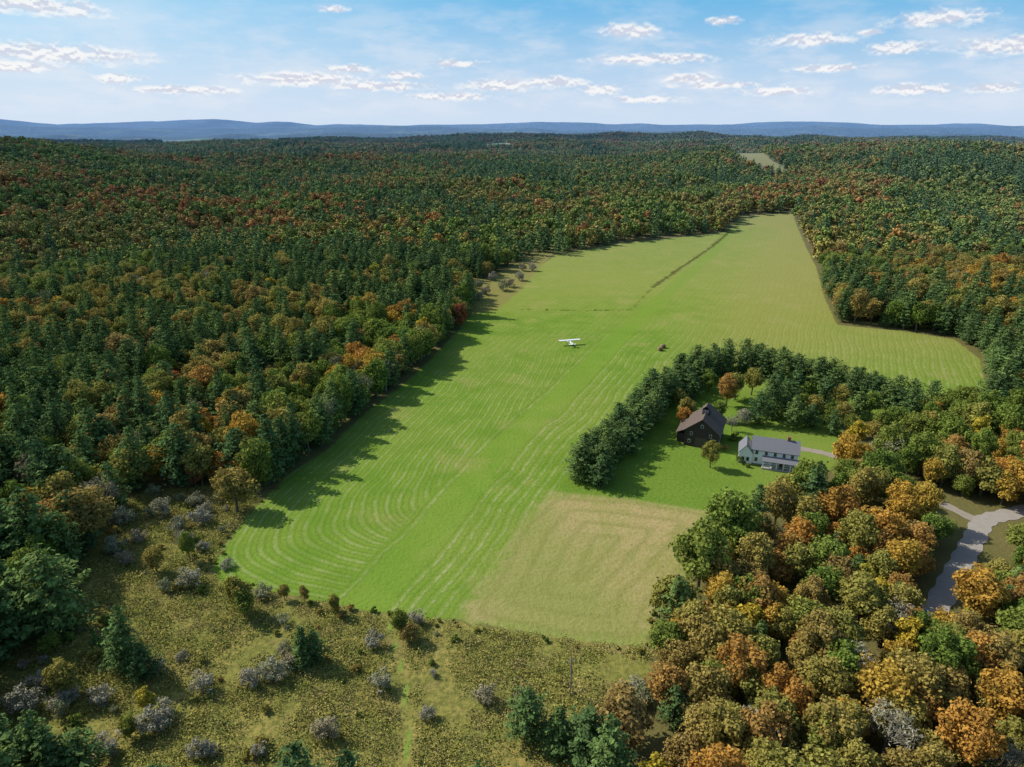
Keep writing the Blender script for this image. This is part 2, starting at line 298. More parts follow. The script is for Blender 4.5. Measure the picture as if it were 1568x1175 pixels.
for s in range(4): mk('pine',(M_pine,bark),lambda T:pine(T,10+s,(16,17.5,15,18.5)[s],(4.4,4.8,5.0,4.2)[s],1.25,6,4.4,.46,ex=(1.4,1.9,2.4,1.5)[s]))
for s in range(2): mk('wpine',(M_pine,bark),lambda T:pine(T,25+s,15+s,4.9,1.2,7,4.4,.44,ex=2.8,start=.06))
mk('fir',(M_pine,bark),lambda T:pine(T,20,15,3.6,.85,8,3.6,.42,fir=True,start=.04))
shapes=[(13,5.2),(14.5,4.7),(12.5,5.8),(15,5.3)]
for kind,mat in (('green',M_green),('olive',M_olive),('orange',M_orange)):
    for s,(hh,rr) in enumerate(shapes): mk(kind,(mat,bark),lambda T:deciduous(T,30+s,hh,rr,48,95,.33))
mk('red',(M_red,bark),lambda T:deciduous(T,41,11,4.2,26,110,.36)); mk('yellow',(M_yellow,bark),lambda T:deciduous(T,42,12,3.8,26,110,.36))
mk('willow',(M_grey,greybark),lambda T:deciduous(T,43,11,6.2,38,110,.36,asp=.4,low=.6))
mk('bare',(M_grey,greybark),lambda T:deciduous(T,44,12,4.2,26,55,.34,asp=.22,limbs=22))
for s in range(3): mk('greyshrub',(M_grey,greybark),lambda T:deciduous(T,50+s,4.4,2.7,20,80,.24,asp=.3,low=.9,limbs=14))
for s in range(2): mk('bush',(M_green,bark),lambda T:deciduous(T,60+s,3.0,1.8,14,80,.22,low=.9))
mk('obush',(M_olive,bark),lambda T:deciduous(T,63,3.2,2.0,14,80,.22,low=.9))
def weed(T,seed):
    r=np.random.default_rng(seed); n=60; C=np.stack([r.normal(size=n)*.75,r.normal(size=n)*.75,r.uniform(.05,.8,n)],1)
    T.cards(cards(r,C,r.normal(size=(n,3))+[0,0,1.],r.uniform(.08,.2,n),.6),r.uniform(.65,1.3,n))
for s in range(3): mk('weed',(M_weed,bark),lambda T:weed(T,70+s))
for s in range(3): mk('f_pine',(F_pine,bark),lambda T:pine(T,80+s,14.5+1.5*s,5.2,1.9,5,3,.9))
for kind,mat in (('f_green',F_green),('f_olive',F_olive),('f_orange',F_orange)):
    for s in range(3): mk(kind,(mat,bark),lambda T:deciduous(T,90+s,(13.5,15,12)[s],(5.4,4.9,5.9)[s],14,34,.80,limbs=2))
def clump(T,con,seed):
    r=np.random.default_rng(seed)
    for q in range(5):
        o=(r.uniform(-8,8),r.uniform(-8,8))
        if con or q==4: pine(T,seed+q,r.uniform(13,17),4.8,3.2,4,2,1.6,off=o)
        else: deciduous(T,seed+q,r.uniform(11,16),5.4,8,16,1.5,off=o,limbs=0)
mk('c_pine',(C_pine,bark),lambda T:clump(T,True,100)); mk('c_green',(C_green,bark),lambda T:clump(T,False,110)); mk('c_olive',(C_olive,bark),lambda T:clump(T,False,120)); mk('c_orange',(C_orange,bark),lambda T:clump(T,False,130))
def scatter(name,pts,kinds,scl,zoff=-.1):
    names=sorted(set(kinds)); col=bpy.data.collections.new(name+'_kinds'); idx={}; c=0
    for n in names:
        idx[n]=(c,len(protos[n]))
        for me in protos[n]:
            col.objects.link(bpy.data.objects.new('%s_kind_%03d'%(name,c),me)); c+=1
    n=len(pts); kk=np.array([idx[q][0]+rng.integers(idx[q][1]) for q in kinds],np.int32)
    V=np.column_stack([pts[:,0],pts[:,1],H(pts[:,0],pts[:,1])+zoff]); me=bpy.data.meshes.new(name); me.vertices.add(n); me.vertices.foreach_set('co',V.astype(np.float32).ravel())
    a=me.attributes.new('kind','INT','POINT'); a.data.foreach_set('value',kk)
    a=me.attributes.new('rot','FLOAT_VECTOR','POINT'); R=np.zeros((n,3),np.float32); R[:,2]=rng.uniform(0,6.28,n); R[:,:2]=rng.normal(size=(n,2))*.04; a.data.foreach_set('vector',R.ravel())
    a=me.attributes.new('scl','FLOAT_VECTOR','POINT'); w=scl*rng.uniform(.85,1.18,n); a.data.foreach_set('vector',np.stack([w,w,scl*rng.uniform(.85,1.15,n)],1).astype(np.float32).ravel())
    ob=bpy.data.objects.new(name,me); scene.collection.objects.link(ob)
    ng=bpy.data.node_groups.new(name,'GeometryNodeTree'); ng.interface.new_socket('Geometry',in_out='INPUT',socket_type='NodeSocketGeometry'); ng.interface.new_socket('Geometry',in_out='OUTPUT',socket_type='NodeSocketGeometry')
    N=ng.nodes; gi=N.new('NodeGroupInput'); go=N.new('NodeGroupOutput'); ip=N.new('GeometryNodeInstanceOnPoints'); ci=N.new('GeometryNodeCollectionInfo')
    ci.inputs['Collection'].default_value=col; ci.inputs['Separate Children'].default_value=True; ci.inputs['Reset Children'].default_value=True
    ip.inputs['Pick Instance'].default_value=True
    def na(nm,t): q=N.new('GeometryNodeInputNamedAttribute'); q.data_type=t; q.inputs[0].default_value=nm; return q.outputs['Attribute']
    L=ng.links; L.new(gi.outputs[0],ip.inputs['Points']); L.new(ci.outputs[0],ip.inputs['Instance']); L.new(na('kind','INT'),ip.inputs['Instance Index'])
    L.new(na('rot','FLOAT_VECTOR'),ip.inputs['Rotation']); L.new(na('scl','FLOAT_VECTOR'),ip.inputs['Scale']); L.new(ip.outputs[0],go.inputs[0])
    md=ob.modifiers.new('scatter','NODES'); md.node_group=ng; print(name,n)
def jgrid(x0,x1,y0,y1,sp):
    gx,gy=np.meshgrid(np.arange(x0,x1,sp),np.arange(y0,y1,sp)); p=np.stack([gx.ravel(),gy.ravel()],1); return p+rng.uniform(-.48,.48,p.shape)*sp
def pick(p,pre):
    x,y=p[:,0],p[:,1]; n1=vn(x,y,120,11)*.6+vn(x,y,50,12)*.4; n2=vn(x,y,150,13)*.55+vn(x,y,50,14)*.45; u=rng.random(len(p)); v=rng.random(len(p))
    pc=.33+2.0*(n1-.5)+.34*S((-x)/120)*(1-S((y-430)/250)); pc=pc-.12*S((y-600)/300)-.14*S((x-120)/100)*(1-S((y-700)/300))
    pc=np.clip(pc,.03,.94); po=np.clip(.03+2.0*(n2-.53)+.08*S((y-600)/300),.012,.55); gr=.5+1.4*(vn(x,y,90,15)-.5); out=[]
    for i in range(len(p)):
        if u[i]<pc[i]: q='pine'
        elif v[i]<po[i]: q='orange'
        elif rng.random()<gr[i]: q='green'
        else: q='olive'
        if not pre and q!='pine':
            w=rng.random()
            if w<.03: q='bare'
            elif w<.045: q='red'
            elif w<.06: q='yellow'
        out.append(pre+q)
    return out
allrd=[road,drive]
def free(p,m=0.):
    x,y=p[:,0],p[:,1]; ok=(dseg(x,y,field,True)<-2.5-m)&(dseg(x,y,yard,True)<-1)&(dseg(x,y,scrub,True)<1)&(dseg(x,y,clear1,True)<0)&(dseg(x,y,clear2,True)<0)&(dseg(x,y,farfield,True)<0)&(dseg(x,y,farfield2,True)<0)&(dseg(x,y,roadclear,True)<0)
    for q in allrd: ok&=np.abs(dseg(x,y,q,False))>2.8
    return ok
# near forest
p=jgrid(-480,480,30,520,7.1); ok=free(p)&(dseg(p[:,0],p[:,1],grove,True)<0)&(np.abs(p[:,0])<p[:,1]*.85+70)&(np.hypot(p[:,0],p[:,1])>60); p=p[ok]
kd=pick(p,'')
kd=[('olive' if rng.random()<.5 else 'orange' if rng.random()<.35 else 'green') if (q=='pine' and a[0]>90 and a[1]<235 and rng.random()<.75) else q for q,a in zip(kd,p)]
scatter('forest_near',p,kd,rng.uniform(.72,1.28,len(p))*np.where((p[:,0]>60)&(p[:,1]<240),.82,1.))
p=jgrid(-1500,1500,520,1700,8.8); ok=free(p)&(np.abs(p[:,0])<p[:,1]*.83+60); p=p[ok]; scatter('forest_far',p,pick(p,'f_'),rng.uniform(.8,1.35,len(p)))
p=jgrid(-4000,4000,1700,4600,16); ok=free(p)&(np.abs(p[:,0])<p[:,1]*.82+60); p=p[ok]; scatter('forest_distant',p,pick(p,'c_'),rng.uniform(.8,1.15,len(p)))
# weeds on the old meadow and ditches
p=jgrid(-190,110,60,200,1.35); d=dseg(p[:,0],p[:,1],scrub,True); dp=np.abs(dseg(p[:,0],p[:,1],path,False)); ok=(d>.3)&(dp>1.6)&(vn(p[:,0],p[:,1],7,20)+.35*rng.random(len(p))>.42); p=p[ok]
q=[]
for pl,w,n in ((hedge,.9,420),(hedge3,.5,50)):
    for j in range(n):
        t=rng.random()*(len(pl)-1); a=int(t); c=pl[a]+(pl[a+1]-pl[a])*(t-a); q.append(c+rng.normal(size=2)*w)
nb=len(p); p=np.concatenate([p,np.array(q)]); scatter('meadow_weeds',p,['weed']*len(p),np.concatenate([rng.uniform(.5,1.5,nb),rng.uniform(.5,1.0,len(q))]))
# named single trees
NM={'pine':'pine_tree','wpine':'white_pine_tree','fir':'spruce_tree','green':'maple_tree','olive':'oak_tree','orange':'autumn_maple_tree','red':'red_maple_tree','yellow':'yellow_birch_tree','willow':'willow_tree','bare':'bare_tree','greyshrub':'grey_dogwood_shrub','bush':'green_bush','obush':'olive_bush'}
def tree(kind,x,y,s=1.,sz=None):
    ob=bpy.data.objects.new(NM[kind],protos[kind][random.randrange(len(protos[kind]))]); ob.location=(x,y,float(H(x,y))-.1)
    w=s*random.uniform(.93,1.07); ob.scale=(w,w,(sz or s)*random.uniform(.95,1.05)); ob.rotation_euler=(random.gauss(0,.03),random.gauss(0,.03),random.uniform(0,6.28)); scene.collection.objects.link(ob)
def at(kind,px,py,s=1.,sz=None): tree(kind,*G(px,py),s,sz)
p=jgrid(-20,330,20,220,5.8); ok=(dseg(p[:,0],p[:,1],grove,True)>0)&free(p)&(np.hypot(p[:,0],p[:,1])>52)&(np.abs(p[:,0])<p[:,1]*.85+50); p=p[ok]
for x,y in p:
    u=random.random(); n=float(vn(x,y,28,31))
    kd='orange' if u<.03+.45*n else 'olive' if u<.60+.1*n else 'green' if u<.84 else 'bare' if u<.91 else 'pine' if u<.95 else 'yellow'
    tree(kd,x,y,random.uniform(.58,1.02) if kd!='pine' else random.uniform(.5,.65))
# individual trees along the left treeline
for a in range(1,10):
    L=np.linalg.norm(field[a+1]-field[a]); n=max(1,int(L/6)); d=unit(field[a+1]-field[a]); nn=np.array([-d[1],d[0]])
    for t in range(n):
        c=field[a]+(field[a+1]-field[a])*((t+random.random()*.6)/n)+nn*random.uniform(2.5,4.5)
        if a<3: tree(random.choice(['olive','greyshrub','green']),c[0],c[1],random.uniform(.4,.7))
        else: tree(random.choice(['pine','pine','green','olive','green','bare']),c[0],c[1],random.uniform(.85,1.15),random.uniform(.8,1.4))
# pine windbreak round the house
arc=GP([(884,738),(912,706),(948,668),(985,630),(1025,596),(1065,572),(1110,562),(1160,566),(1215,578),(1270,592),(1330,610),(1390,628),(1440,645)])
for a in range(len(arc)-1):
    L=np.linalg.norm(arc[a+1]-arc[a]); n=max(1,int(L/4.6)); d=unit(arc[a+1]-arc[a]); nn=np.array([-d[1],d[0]])
    for t in range(n):
        c=arc[a]+(arc[a+1]-arc[a])*(t/n)
        for o_ in (0,-5.5): c2=c+nn*(o_)+rng.normal(size=2)*.9; tree('wpine',c2[0],c2[1],random.uniform(.72,1.0),random.uniform(.68,.88))
for a in [('wpine',1180,640,1.1,1.05),('wpine',1200,636,1.0,1.0),('pine',1160,650,.9,.8),('orange',1112,622,.85,.95),('olive',1125,612,.8,.95),('olive',1050,645,.6,.75),('orange',1048,655,.5,.65),('willow',1140,650,.6),('green',1225,640,.7),('olive',1245,645,.75),('pine',1215,655,.8,.7),('green',1262,650,.65),
 ('green',1085,600,.7),('pine',1060,610,.8,.75),('olive',1040,625,.6,.65),('olive',1150,605,.8,.85),('pine',1190,610,.9,.85),('pine',1215,615,.9,.85),('green',1240,618,.8),('pine',1262,622,.9,.8),('olive',1285,628,.75),('pine',1240,655,.7,.65),('green',1100,645,.6),('olive',1290,655,.7),('pine',1310,640,.8,.7),('green',1330,640,.8),('bare',1120,660,.5),('bush',1125,675,1.1),('obush',1110,690,.8),
 ('olive',1087,716,.62,.78),('yellow',1308,690,.9,.95),('orange',1322,715,.55,.6),('yellow',1286,712,.42,.55),('willow',1365,715,1.0,.95),('yellow',1415,722,.9),('olive',1440,745,1.),('olive',1475,752,1.),('green',1395,672,.8),('green',1345,665,.7),('green',1370,662,.8),('olive',1500,760,1.),('green',1455,700,1.),('olive',1420,675,.8),('olive',1335,672,.6),('green',1300,668,.6),('olive',1360,690,.6),('pine',1275,665,.55,.6),
 ('bush',1133,708,.9),('bush',1145,716,.5),('greyshrub',1420,655,.9),('orange',1045,1000,.75),('orange',1150,960,.95),('orange',1100,950,.9),('orange',1180,985,.8),('olive',1105,880,.55),('orange',1345,1100,1.05),('green',1550,1000,.8),('pine',1310,890,.55,.5),('pine',1545,930,.8,.7),('pine',1530,955,.8,.65),('orange',1400,885,.7),('orange',1075,985,.8),('orange',1440,995,.7),('olive',1470,1005,.75),('yellow',1475,975,.6),('green',1405,1000,.7),('olive',1375,960,.8)]: at(*a)
for a in [(270,812,1.1),(215,828,.9),(155,790,1.2),(290,900,1.3),(255,905,.8),(300,775,1.1),(335,770,.9),(235,760,1),(420,1040,1.2),(385,1050,1.0),(310,1060,1.1),(235,1120,1.2),(575,990,.95),(582,1055,1.0),(500,1130,1.1),(40,1090,1.3),(165,1150,1.1),(305,1160,.9),(742,1078,1.0),(655,1100,.7),(637,955,.85),(70,1050,1),(770,445,1.8),(745,452,1.6),(795,430,1.7),(730,442,1.5),(815,415,1.5),(405,915,.9),(160,1075,1),(440,1025,.9),(970,1060,1.0),(985,1080,1.1),(350,870,.7),(280,1010,.5),(755,430,1.6),(780,440,1.6),(735,460,1.3),(800,415,1.5),(190,800,1.3),(250,790,1.4),(310,800,1.2),(180,845,1.2),(285,835,1.0)]: at('greyshrub',*a)
for a in [('pine',190,1030,.85,.85),('pine',225,1040,.6,.55),('olive',368,938,.55,.75),('green',375,945,.5,.6),('fir',465,1020,.75,.6),('pine',485,1015,.5,.45),('pine',810,1130,.8,.75),('fir',850,1150,.85,.65),('pine',895,1165,1.0,.7),('fir',930,1180,.95,.65),('green',292,860,.42,.6),('olive',240,875,.5,.55),('olive',436,918,.25,.35),('olive',467,922,.25,.38),('olive',513,942,.28,.42),('green',612,975,.42,.5),('olive',628,985,.4,.4),('green',80,1000,.4),('fir',150,1000,.45,.45),('wpine',95,965,1.5,1.4),('pine',10,1010,1.5,1.25),('pine',70,880,1.4,1.3),('wpine',15,880,1.4,1.3),('pine',60,1190,.9,.85),('pine',100,1200,.9,.75),('pine',20,1190,.9,.8),('pine',125,1190,.8,.6),('yellow',230,1090,.5,.5),('olive',100,1070,.6,.6),('green',200,1130,.35),('red',300,745,.65,.7),('orange',345,740,.7,.85),('orange',372,745,.6,.8),('olive',330,735,.8),('red',705,505,1.,1.3),('green',655,525,1.,1.3),('olive',680,515,.9,1.2)]: at(*a)
for j in range(600):
    x=rng.uniform(-180,60); y=rng.uniform(70,190)
    if dseg(np.array([x]),np.array([y]),scrub,True)[0]>1.5 and abs(dseg(np.array([x]),np.array([y]),path,False)[0])>2.8:
        left=S((-x-30)/60)
        if vn(x,y,24,33)>.46-.14*left: tree(random.choice(['bush','obush','greyshrub','greyshrub','obush']),x,y,random.uniform(.2,.7+.35*left))
for j in range(60):
    a=rng.integers(36,42) if rng.random()<.7 else rng.integers(0,4); t=rng.random(); c=field[a]+(field[(a+1)%len(field)]-field[a])*t; n_=c+rng.normal(size=2)*.8+[0,-1.5]; tree('obush' if rng.random()<.6 else 'bush',n_[0],n_[1],random.uniform(.2,.5))
# ------------------------------------------------------------------ built objects
def empty(name,x,y,yaw=0.):
    e=bpy.data.objects.new(name,None); e.location=(x,y,float(H(x,y))); e.rotation_euler=(0,0,yaw); scene.collection.objects.link(e); return e
def part(par,name,V,Fc,mat,smooth=False):
    me=bpy.data.meshes.new(name); me.from_pydata([tuple(v) for v in V],[],Fc); me.materials.append(mat)
    if smooth:
        for p_ in me.polygons: p_.use_smooth=True
    ob=bpy.data.objects.new(name,me); ob.parent=par; scene.collection.objects.link(ob); return ob
BF=[(0,3,2,1),(4,5,6,7),(0,1,5,4),(1,2,6,5),(2,3,7,6),(3,0,4,7)]
def boxes(par,name,bl,mat):
    V=[];Fc=[]
    for (x0,y0,z0),(x1,y1,z1) in bl:
        b_=len(V); V+=[(x0,y0,z0),(x1,y0,z0),(x1,y1,z0),(x0,y1,z0),(x0,y0,z1),(x1,y0,z1),(x1,y1,z1),(x0,y1,z1)]; Fc+=[tuple(b_+q for q in f) for f in BF]
    return part(par,name,V,Fc,mat)
def gable(par,name,x0,x1,y0,y1,z0,z1,mat,ax='x'):
    if ax=='x':
        m=(y0+y1)/2; V=[(x0,y0,0),(x1,y0,0),(x1,y1,0),(x0,y1,0),(x0,y0,z0),(x1,y0,z0),(x1,y1,z0),(x0,y1,z0),(x0,m,z1),(x1,m,z1)]
        Fc=[(0,1,5,4),(2,3,7,6),(3,0,4,8,7),(1,2,6,9,5),(4,5,9,8),(6,7,8,9)]
    else:
        m=(x0+x1)/2; V=[(x0,y0,0),(x1,y0,0),(x1,y1,0),(x0,y1,0),(x0,y0,z0),(x1,y0,z0),(x1,y1,z0),(x0,y1,z0),(m,y0,z1),(m,y1,z1)]
        Fc=[(0,1,5,8,4),(2,3,7,9,6),(3,0,4,7),(1,2,6,5),(4,8,9,7),(5,6,9,8)]
    return part(par,name,V,Fc,mat)
def roof(par,name,x0,x1,y0,y1,z0,z1,mat,ax='x',ov=.5,th=.2,lift=.02):
    V=[];Fc=[]
    if ax=='x': m=(y0+y1)/2; sl=(z1-z0)/(m-y0); prof=[(y0-ov,z0-ov*sl),(m,z1),(y1+ov,z0-ov*sl)]; e0,e1=x0-ov,x1+ov
    else: m=(x0+x1)/2; sl=(z1-z0)/(m-x0); prof=[(x0-ov,z0-ov*sl),(m,z1),(x1+ov,z0-ov*sl)]; e0,e1=y0-ov,y1+ov
    ring=[(a,z+lift) for a,z in prof]+[(a,z+lift+th) for a,z in prof[::-1]]
    for e in (e0,e1): V+=[(e,a,z) if ax=='x' else (a,e,z) for a,z in ring]
    for q in range(6): Fc.append((q,(q+1)%6,6+(q+1)%6,6+q))
    Fc+=[(0,1,4,5),(1,2,3,4),(6,7,10,11),(7,8,9,10)]
    return part(par,name,V,Fc,mat)
white=surf('white_clapboard',(.86,.86,.84),(.82,.82,.80),1.5,.6,wave=('Z',3.0,.12)); trim=surf('white_trim',(.84,.84,.82)); glass=surf('window_glass',(.03,.04,.05),(.02,.02,.03),1,.08,spec=.8)
shingle=surf('grey_shingles',(.21,.21,.23),(.13,.13,.145),2.5,.9,bump=.3); brick=surf('brick',(.30,.13,.09),(.2,.09,.06),6)
# farmhouse
hx,hy=G(1177,714); hs=empty('farmhouse',hx,hy,math.radians(-19))
gable(hs,'main_walls',-5.2,8.0,0,7.5,5.3,7.9,white,'x'); roof(hs,'main_roof',-5.2,8.0,0,7.5,5.3,7.9,shingle,'x')
gable(hs,'wing_walls',-9.2,-5.21,-.6,6.4,4.0,6.4,white,'y'); roof(hs,'wing_roof',-9.2,-5.25,-.6,6.4,4.0,6.4,shingle,'y',ov=.35)
boxes(hs,'foundation',[((-5.3,-.1,-.3),(8.1,7.6,.35)),((-9.3,-.7,-.3),(-5.31,6.5,.3))],surf('stone_foundation',(.32,.30,.28)))
part(hs,'porch_roof',[(-2.2,-.02,3.25),(8.3,-.02,3.25),(8.3,-2.9,2.65),(-2.2,-2.9,2.65),(-2.2,-.02,3.4),(8.3,-.02,3.4),(8.3,-2.9,2.8),(-2.2,-2.9,2.8)],BF,shingle)
boxes(hs,'porch_columns',[((x_,-2.75,.45),(x_+.22,-2.53,2.62)) for x_ in np.linspace(-2.0,7.9,6)],trim)
boxes(hs,'porch_deck',[((-2.2,-2.9,.0),(8.2,-.11,.44))],surf('deck_boards',(.42,.40,.37)))
boxes(hs,'porch_rail',[((-2.0,-2.70,1.2),(2.6,-2.6,1.3)),((4.2,-2.70,1.2),(8.0,-2.6,1.3))],trim)
win=[(x_,-.05,3.55) for x_ in (-4,-1.2,1.4,4.0,6.4)]+[(x_,-.05,1.15) for x_ in (-4,-.9,1.3,5.0,6.8)]+[(-7.9,-.65,1.1),(-6.5,-.65,1.1)]
boxes(hs,'window_frames',[((x_-.62,y_,z_-.1),(x_+.62,y_+.15,z_+1.5)) for x_,y_,z_ in win],trim)
boxes(hs,'window_panes',[((x_-.42,y_-.03,z_),(x_+.42,y_+.1,z_+1.3)) for x_,y_,z_ in win]+[((-9.23,y_,1.2),(-9.1,y_+.9,2.6)) for y_ in (.8,3.6)]+[((7.9,y_,z_),(8.03,y_+.9,z_+1.4)) for y_ in (1.5,4.8) for z_ in (1.2,3.6)],glass)
boxes(hs,'front_door',[((3.0,-.06,.45),(3.95,.1,2.5))],surf('door_paint',(.12,.04,.03)))
boxes(hs,'chimney',[((4.6,3.3,6.5),(5.5,4.2,9.0)),((4.5,3.2,9.0),(5.6,4.3,9.2))],brick)
# barn
bwood=surf('dark_barn_boards',(.075,.052,.04),(.04,.03,.024),1.2,.9,wave=('X',2.5)); broof=surf('barn_roof',(.17,.13,.105),(.10,.08,.068),1.2,.95,bump=.3,wave=('Y',.9),spec=.05)
bx,by=G(1072,686); bn=empty('barn',bx,by,math.radians(-24))
gable(bn,'barn_walls',-5.5,5.5,0,14,5.8,10.2,bwood,'y'); roof(bn,'barn_roof_slopes',-5.5,5.5,0,14,5.8,10.2,broof,'y',.6,.25)
gable(bn,'lean_to_walls',-8.2,-5.52,2,12,3.2,3.25,bwood,'x')
part(bn,'lean_to_roof',[(-8.7,1.6,3.3),(-5.45,1.6,5.0),(-5.45,12.4,5.0),(-8.7,12.4,3.3),(-8.7,1.6,3.5),(-5.45,1.6,5.2),(-5.45,12.4,5.2),(-8.7,12.4,3.5)],BF,broof)
boxes(bn,'cupola_walls',[((-1.2,5.6,9.2),(1.2,8.4,11.7))],bwood); roof(bn,'cupola_roof',-1.2,1.2,5.6,8.4,11.7,12.8,broof,'y',.35,.12)
boxes(bn,'cupola_louvres',[((-.9,5.52,10.4),(.9,5.58,11.5))],surf('louvre',(.25,.23,.2)))
boxes(bn,'barn_doors',[((-1.9,-.07,.05),(1.9,-.005,3.6))],surf('barn_door',(.10,.075,.055)))
bw=[(-3.8,1.4),(3.4,1.4),(-3.3,4.2),(2.9,4.2),(0,7.2)]
boxes(bn,'barn_window_frames',[((x_-.42,-.08,z_-.08),(x_+.42,-.01,z_+1.08)) for x_,z_ in bw]+[((5.51,y_,1.5),(5.58,y_+.9,2.6)) for y_ in (2,5.5,9,12)],trim)
boxes(bn,'barn_window_panes',[((x_-.36,-.11,z_),(x_+.36,-.05,z_+1.0)) for x_,z_ in bw]+[((5.56,y_+.1,1.6),(5.6,y_+.8,2.5)) for y_ in (2,5.5,9,12)],glass)
# airplane
ax_,ay_=G(872,528); pl=empty('light_airplane',ax_,ay_,math.radians(14)); pw=surf('aircraft_white',(.80,.80,.80),(.74,.74,.75),2,.3); pd=surf('aircraft_dark',(.05,.06,.08))
def loft(par,name,secs,mat,n=10):
    V=[];Fc=[]
    for y_,z_,w_,h_ in secs:
        for q in range(n): a=q/n*6.2832; V.append((math.cos(a)*w_,y_,z_+math.sin(a)*h_))
    for j in range(len(secs)-1):
        for q in range(n): Fc.append((j*n+q,j*n+(q+1)%n,(j+1)*n+(q+1)%n,(j+1)*n+q))
    Fc+= [tuple(range(n)),tuple(range((len(secs)-1)*n,len(secs)*n))]
    return part(par,name,V,Fc,mat,True)
loft(pl,'fuselage',[(2.6,1.3,.12,.12),(2.4,1.3,.42,.4),(1.4,1.35,.52,.5),(.6,1.55,.56,.72),(-.9,1.55,.54,.70),(-2.2,1.45,.36,.45),(-4.8,1.5,.1,.16)],pw)
boxes(pl,'wing',[((-5.4,-.75,2.28),(5.4,.85,2.44))],pw); boxes(pl,'wing_tips',[((-5.6,-.55,2.3),(-5.4,.7,2.41)),((5.4,-.55,2.3),(5.6,.7,2.41))],surf('red_paint',(.4,.03,.03)))
boxes(pl,'tailplane',[((-1.7,-4.9,1.52),(1.7,-4.0,1.6))],pw)
part(pl,'fin',[(-.05,-4.0,1.6),(.05,-4.0,1.6),(.05,-5.0,1.6),(-.05,-5.0,1.6),(-.04,-4.7,2.9),(.04,-4.7,2.9),(.04,-5.1,2.9),(-.04,-5.1,2.9)],BF,pw)
boxes(pl,'cabin_windows',[((-.6,-.6,1.75),(-.5,.9,2.2)),((.5,-.6,1.75),(.6,.9,2.2))],glass); boxes(pl,'propeller',[((-.95,2.62,1.22),(.95,2.68,1.38))],pd)
def beam(par,name,prs,r,mat):
    T=TB()
    for a,c in prs: T.tube(a,c,r,r,6)
    ob=bpy.data.objects.new(name,T.done(name,(mat,mat))); ob.parent=par; scene.collection.objects.link(ob)
beam(pl,'wing_struts',[((-.5,.2,1.0),(-2.9,.2,2.3)),((.5,.2,1.0),(2.9,.2,2.3))],.05,pw); beam(pl,'landing_gear',[((-.4,.7,.9),(-1.1,.7,.3)),((.4,.7,.9),(1.1,.7,.3)),((0,-4.6,1.4),(0,-4.9,.15))],.05,pd)
beam(pl,'wheels',[((-1.2,.7,.28),(-1.0,.7,.28)),((1.0,.7,.28),(1.2,.7,.28)),((-.05,-4.9,.12),(.05,-4.9,.12))],.27,pd)
# hay bales
hay=surf('dry_hay',(.34,.23,.12),(.22,.14,.075),3,.95,bump=.8)
for (qx,qy,yw) in ((1011,537,.3),(1015,533,.35)):
    hb=empty('round_hay_bale',*G(qx,qy),yw); n=18
    V=[(x_,math.cos(a)*r_,.95+math.sin(a)*r_) for x_,r_ in ((-1.1,.2),(-1.1,.85),(-.95,.95),(.95,.95),(1.1,.85),(1.1,.2)) for a in np.arange(n)/n*6.2832]
    part(hb,'wrapped_straw',V,[(j*n+q,j*n+(q+1)%n,(j+1)*n+(q+1)%n,(j+1)*n+q) for j in range(5) for q in range(n)]+[tuple(range(n)),tuple(range(5*n,6*n))],hay,True)
# utility poles
wood=surf('pole_wood',(.32,.27,.21)); dark=surf('insulator',(.05,.05,.05))
for qx,qy in ((1211,756),(873,1066),(792,1118)):
    gx,gy=G(qx,qy); e=empty('utility_pole',gx,gy,.6); beam(e,'pole',[((0,0,-.2),(0,0,9))],.14,wood); beam(e,'crossarm',[((-1.1,0,8.4),(1.1,0,8.4))],.07,wood); beam(e,'insulators',[((x_,0,8.45),(x_,0,8.7)) for x_ in (-1,0.4,1)],.06,dark)
# car by the road
cx,cy=G(1422,946); car=empty('parked_car',cx,cy,math.radians(-25)); cp_=surf('silver_paint',(.45,.46,.48),(.4,.4,.42),1,.25,metal=.4)
def prof(par,name,pr,w0,w1,mat):
    V=[(-w0,y_,z_) if z_<1 else (-w1,y_,z_) for y_,z_ in pr]+[(w0,y_,z_) if z_<1 else (w1,y_,z_) for y_,z_ in pr]; n=len(pr)
    part(par,name,V,[tuple(range(n)),tuple(range(2*n-1,n-1,-1))]+[(q,(q+1)%n,n+(q+1)%n,n+q) for q in range(n)],mat)
prof(car,'body',[(-2.2,.35),(2.2,.35),(2.25,.7),(1.2,.95),(-2.1,.98),(-2.25,.7)],.88,.8,cp_); prof(car,'windows',[(1.1,.95),(.4,1.38),(-1.4,1.40),(-2.0,.97)],.80,.66,glass)
boxes(car,'roof_panel',[((-.64,-1.35,1.40),(.64,.36,1.45))],cp_); beam(car,'wheels',[((x_,y_,.33),(x_+.22,y_,.33)) for x_ in (-.9,.68) for y_ in (-1.4,1.4)],.33,dark)
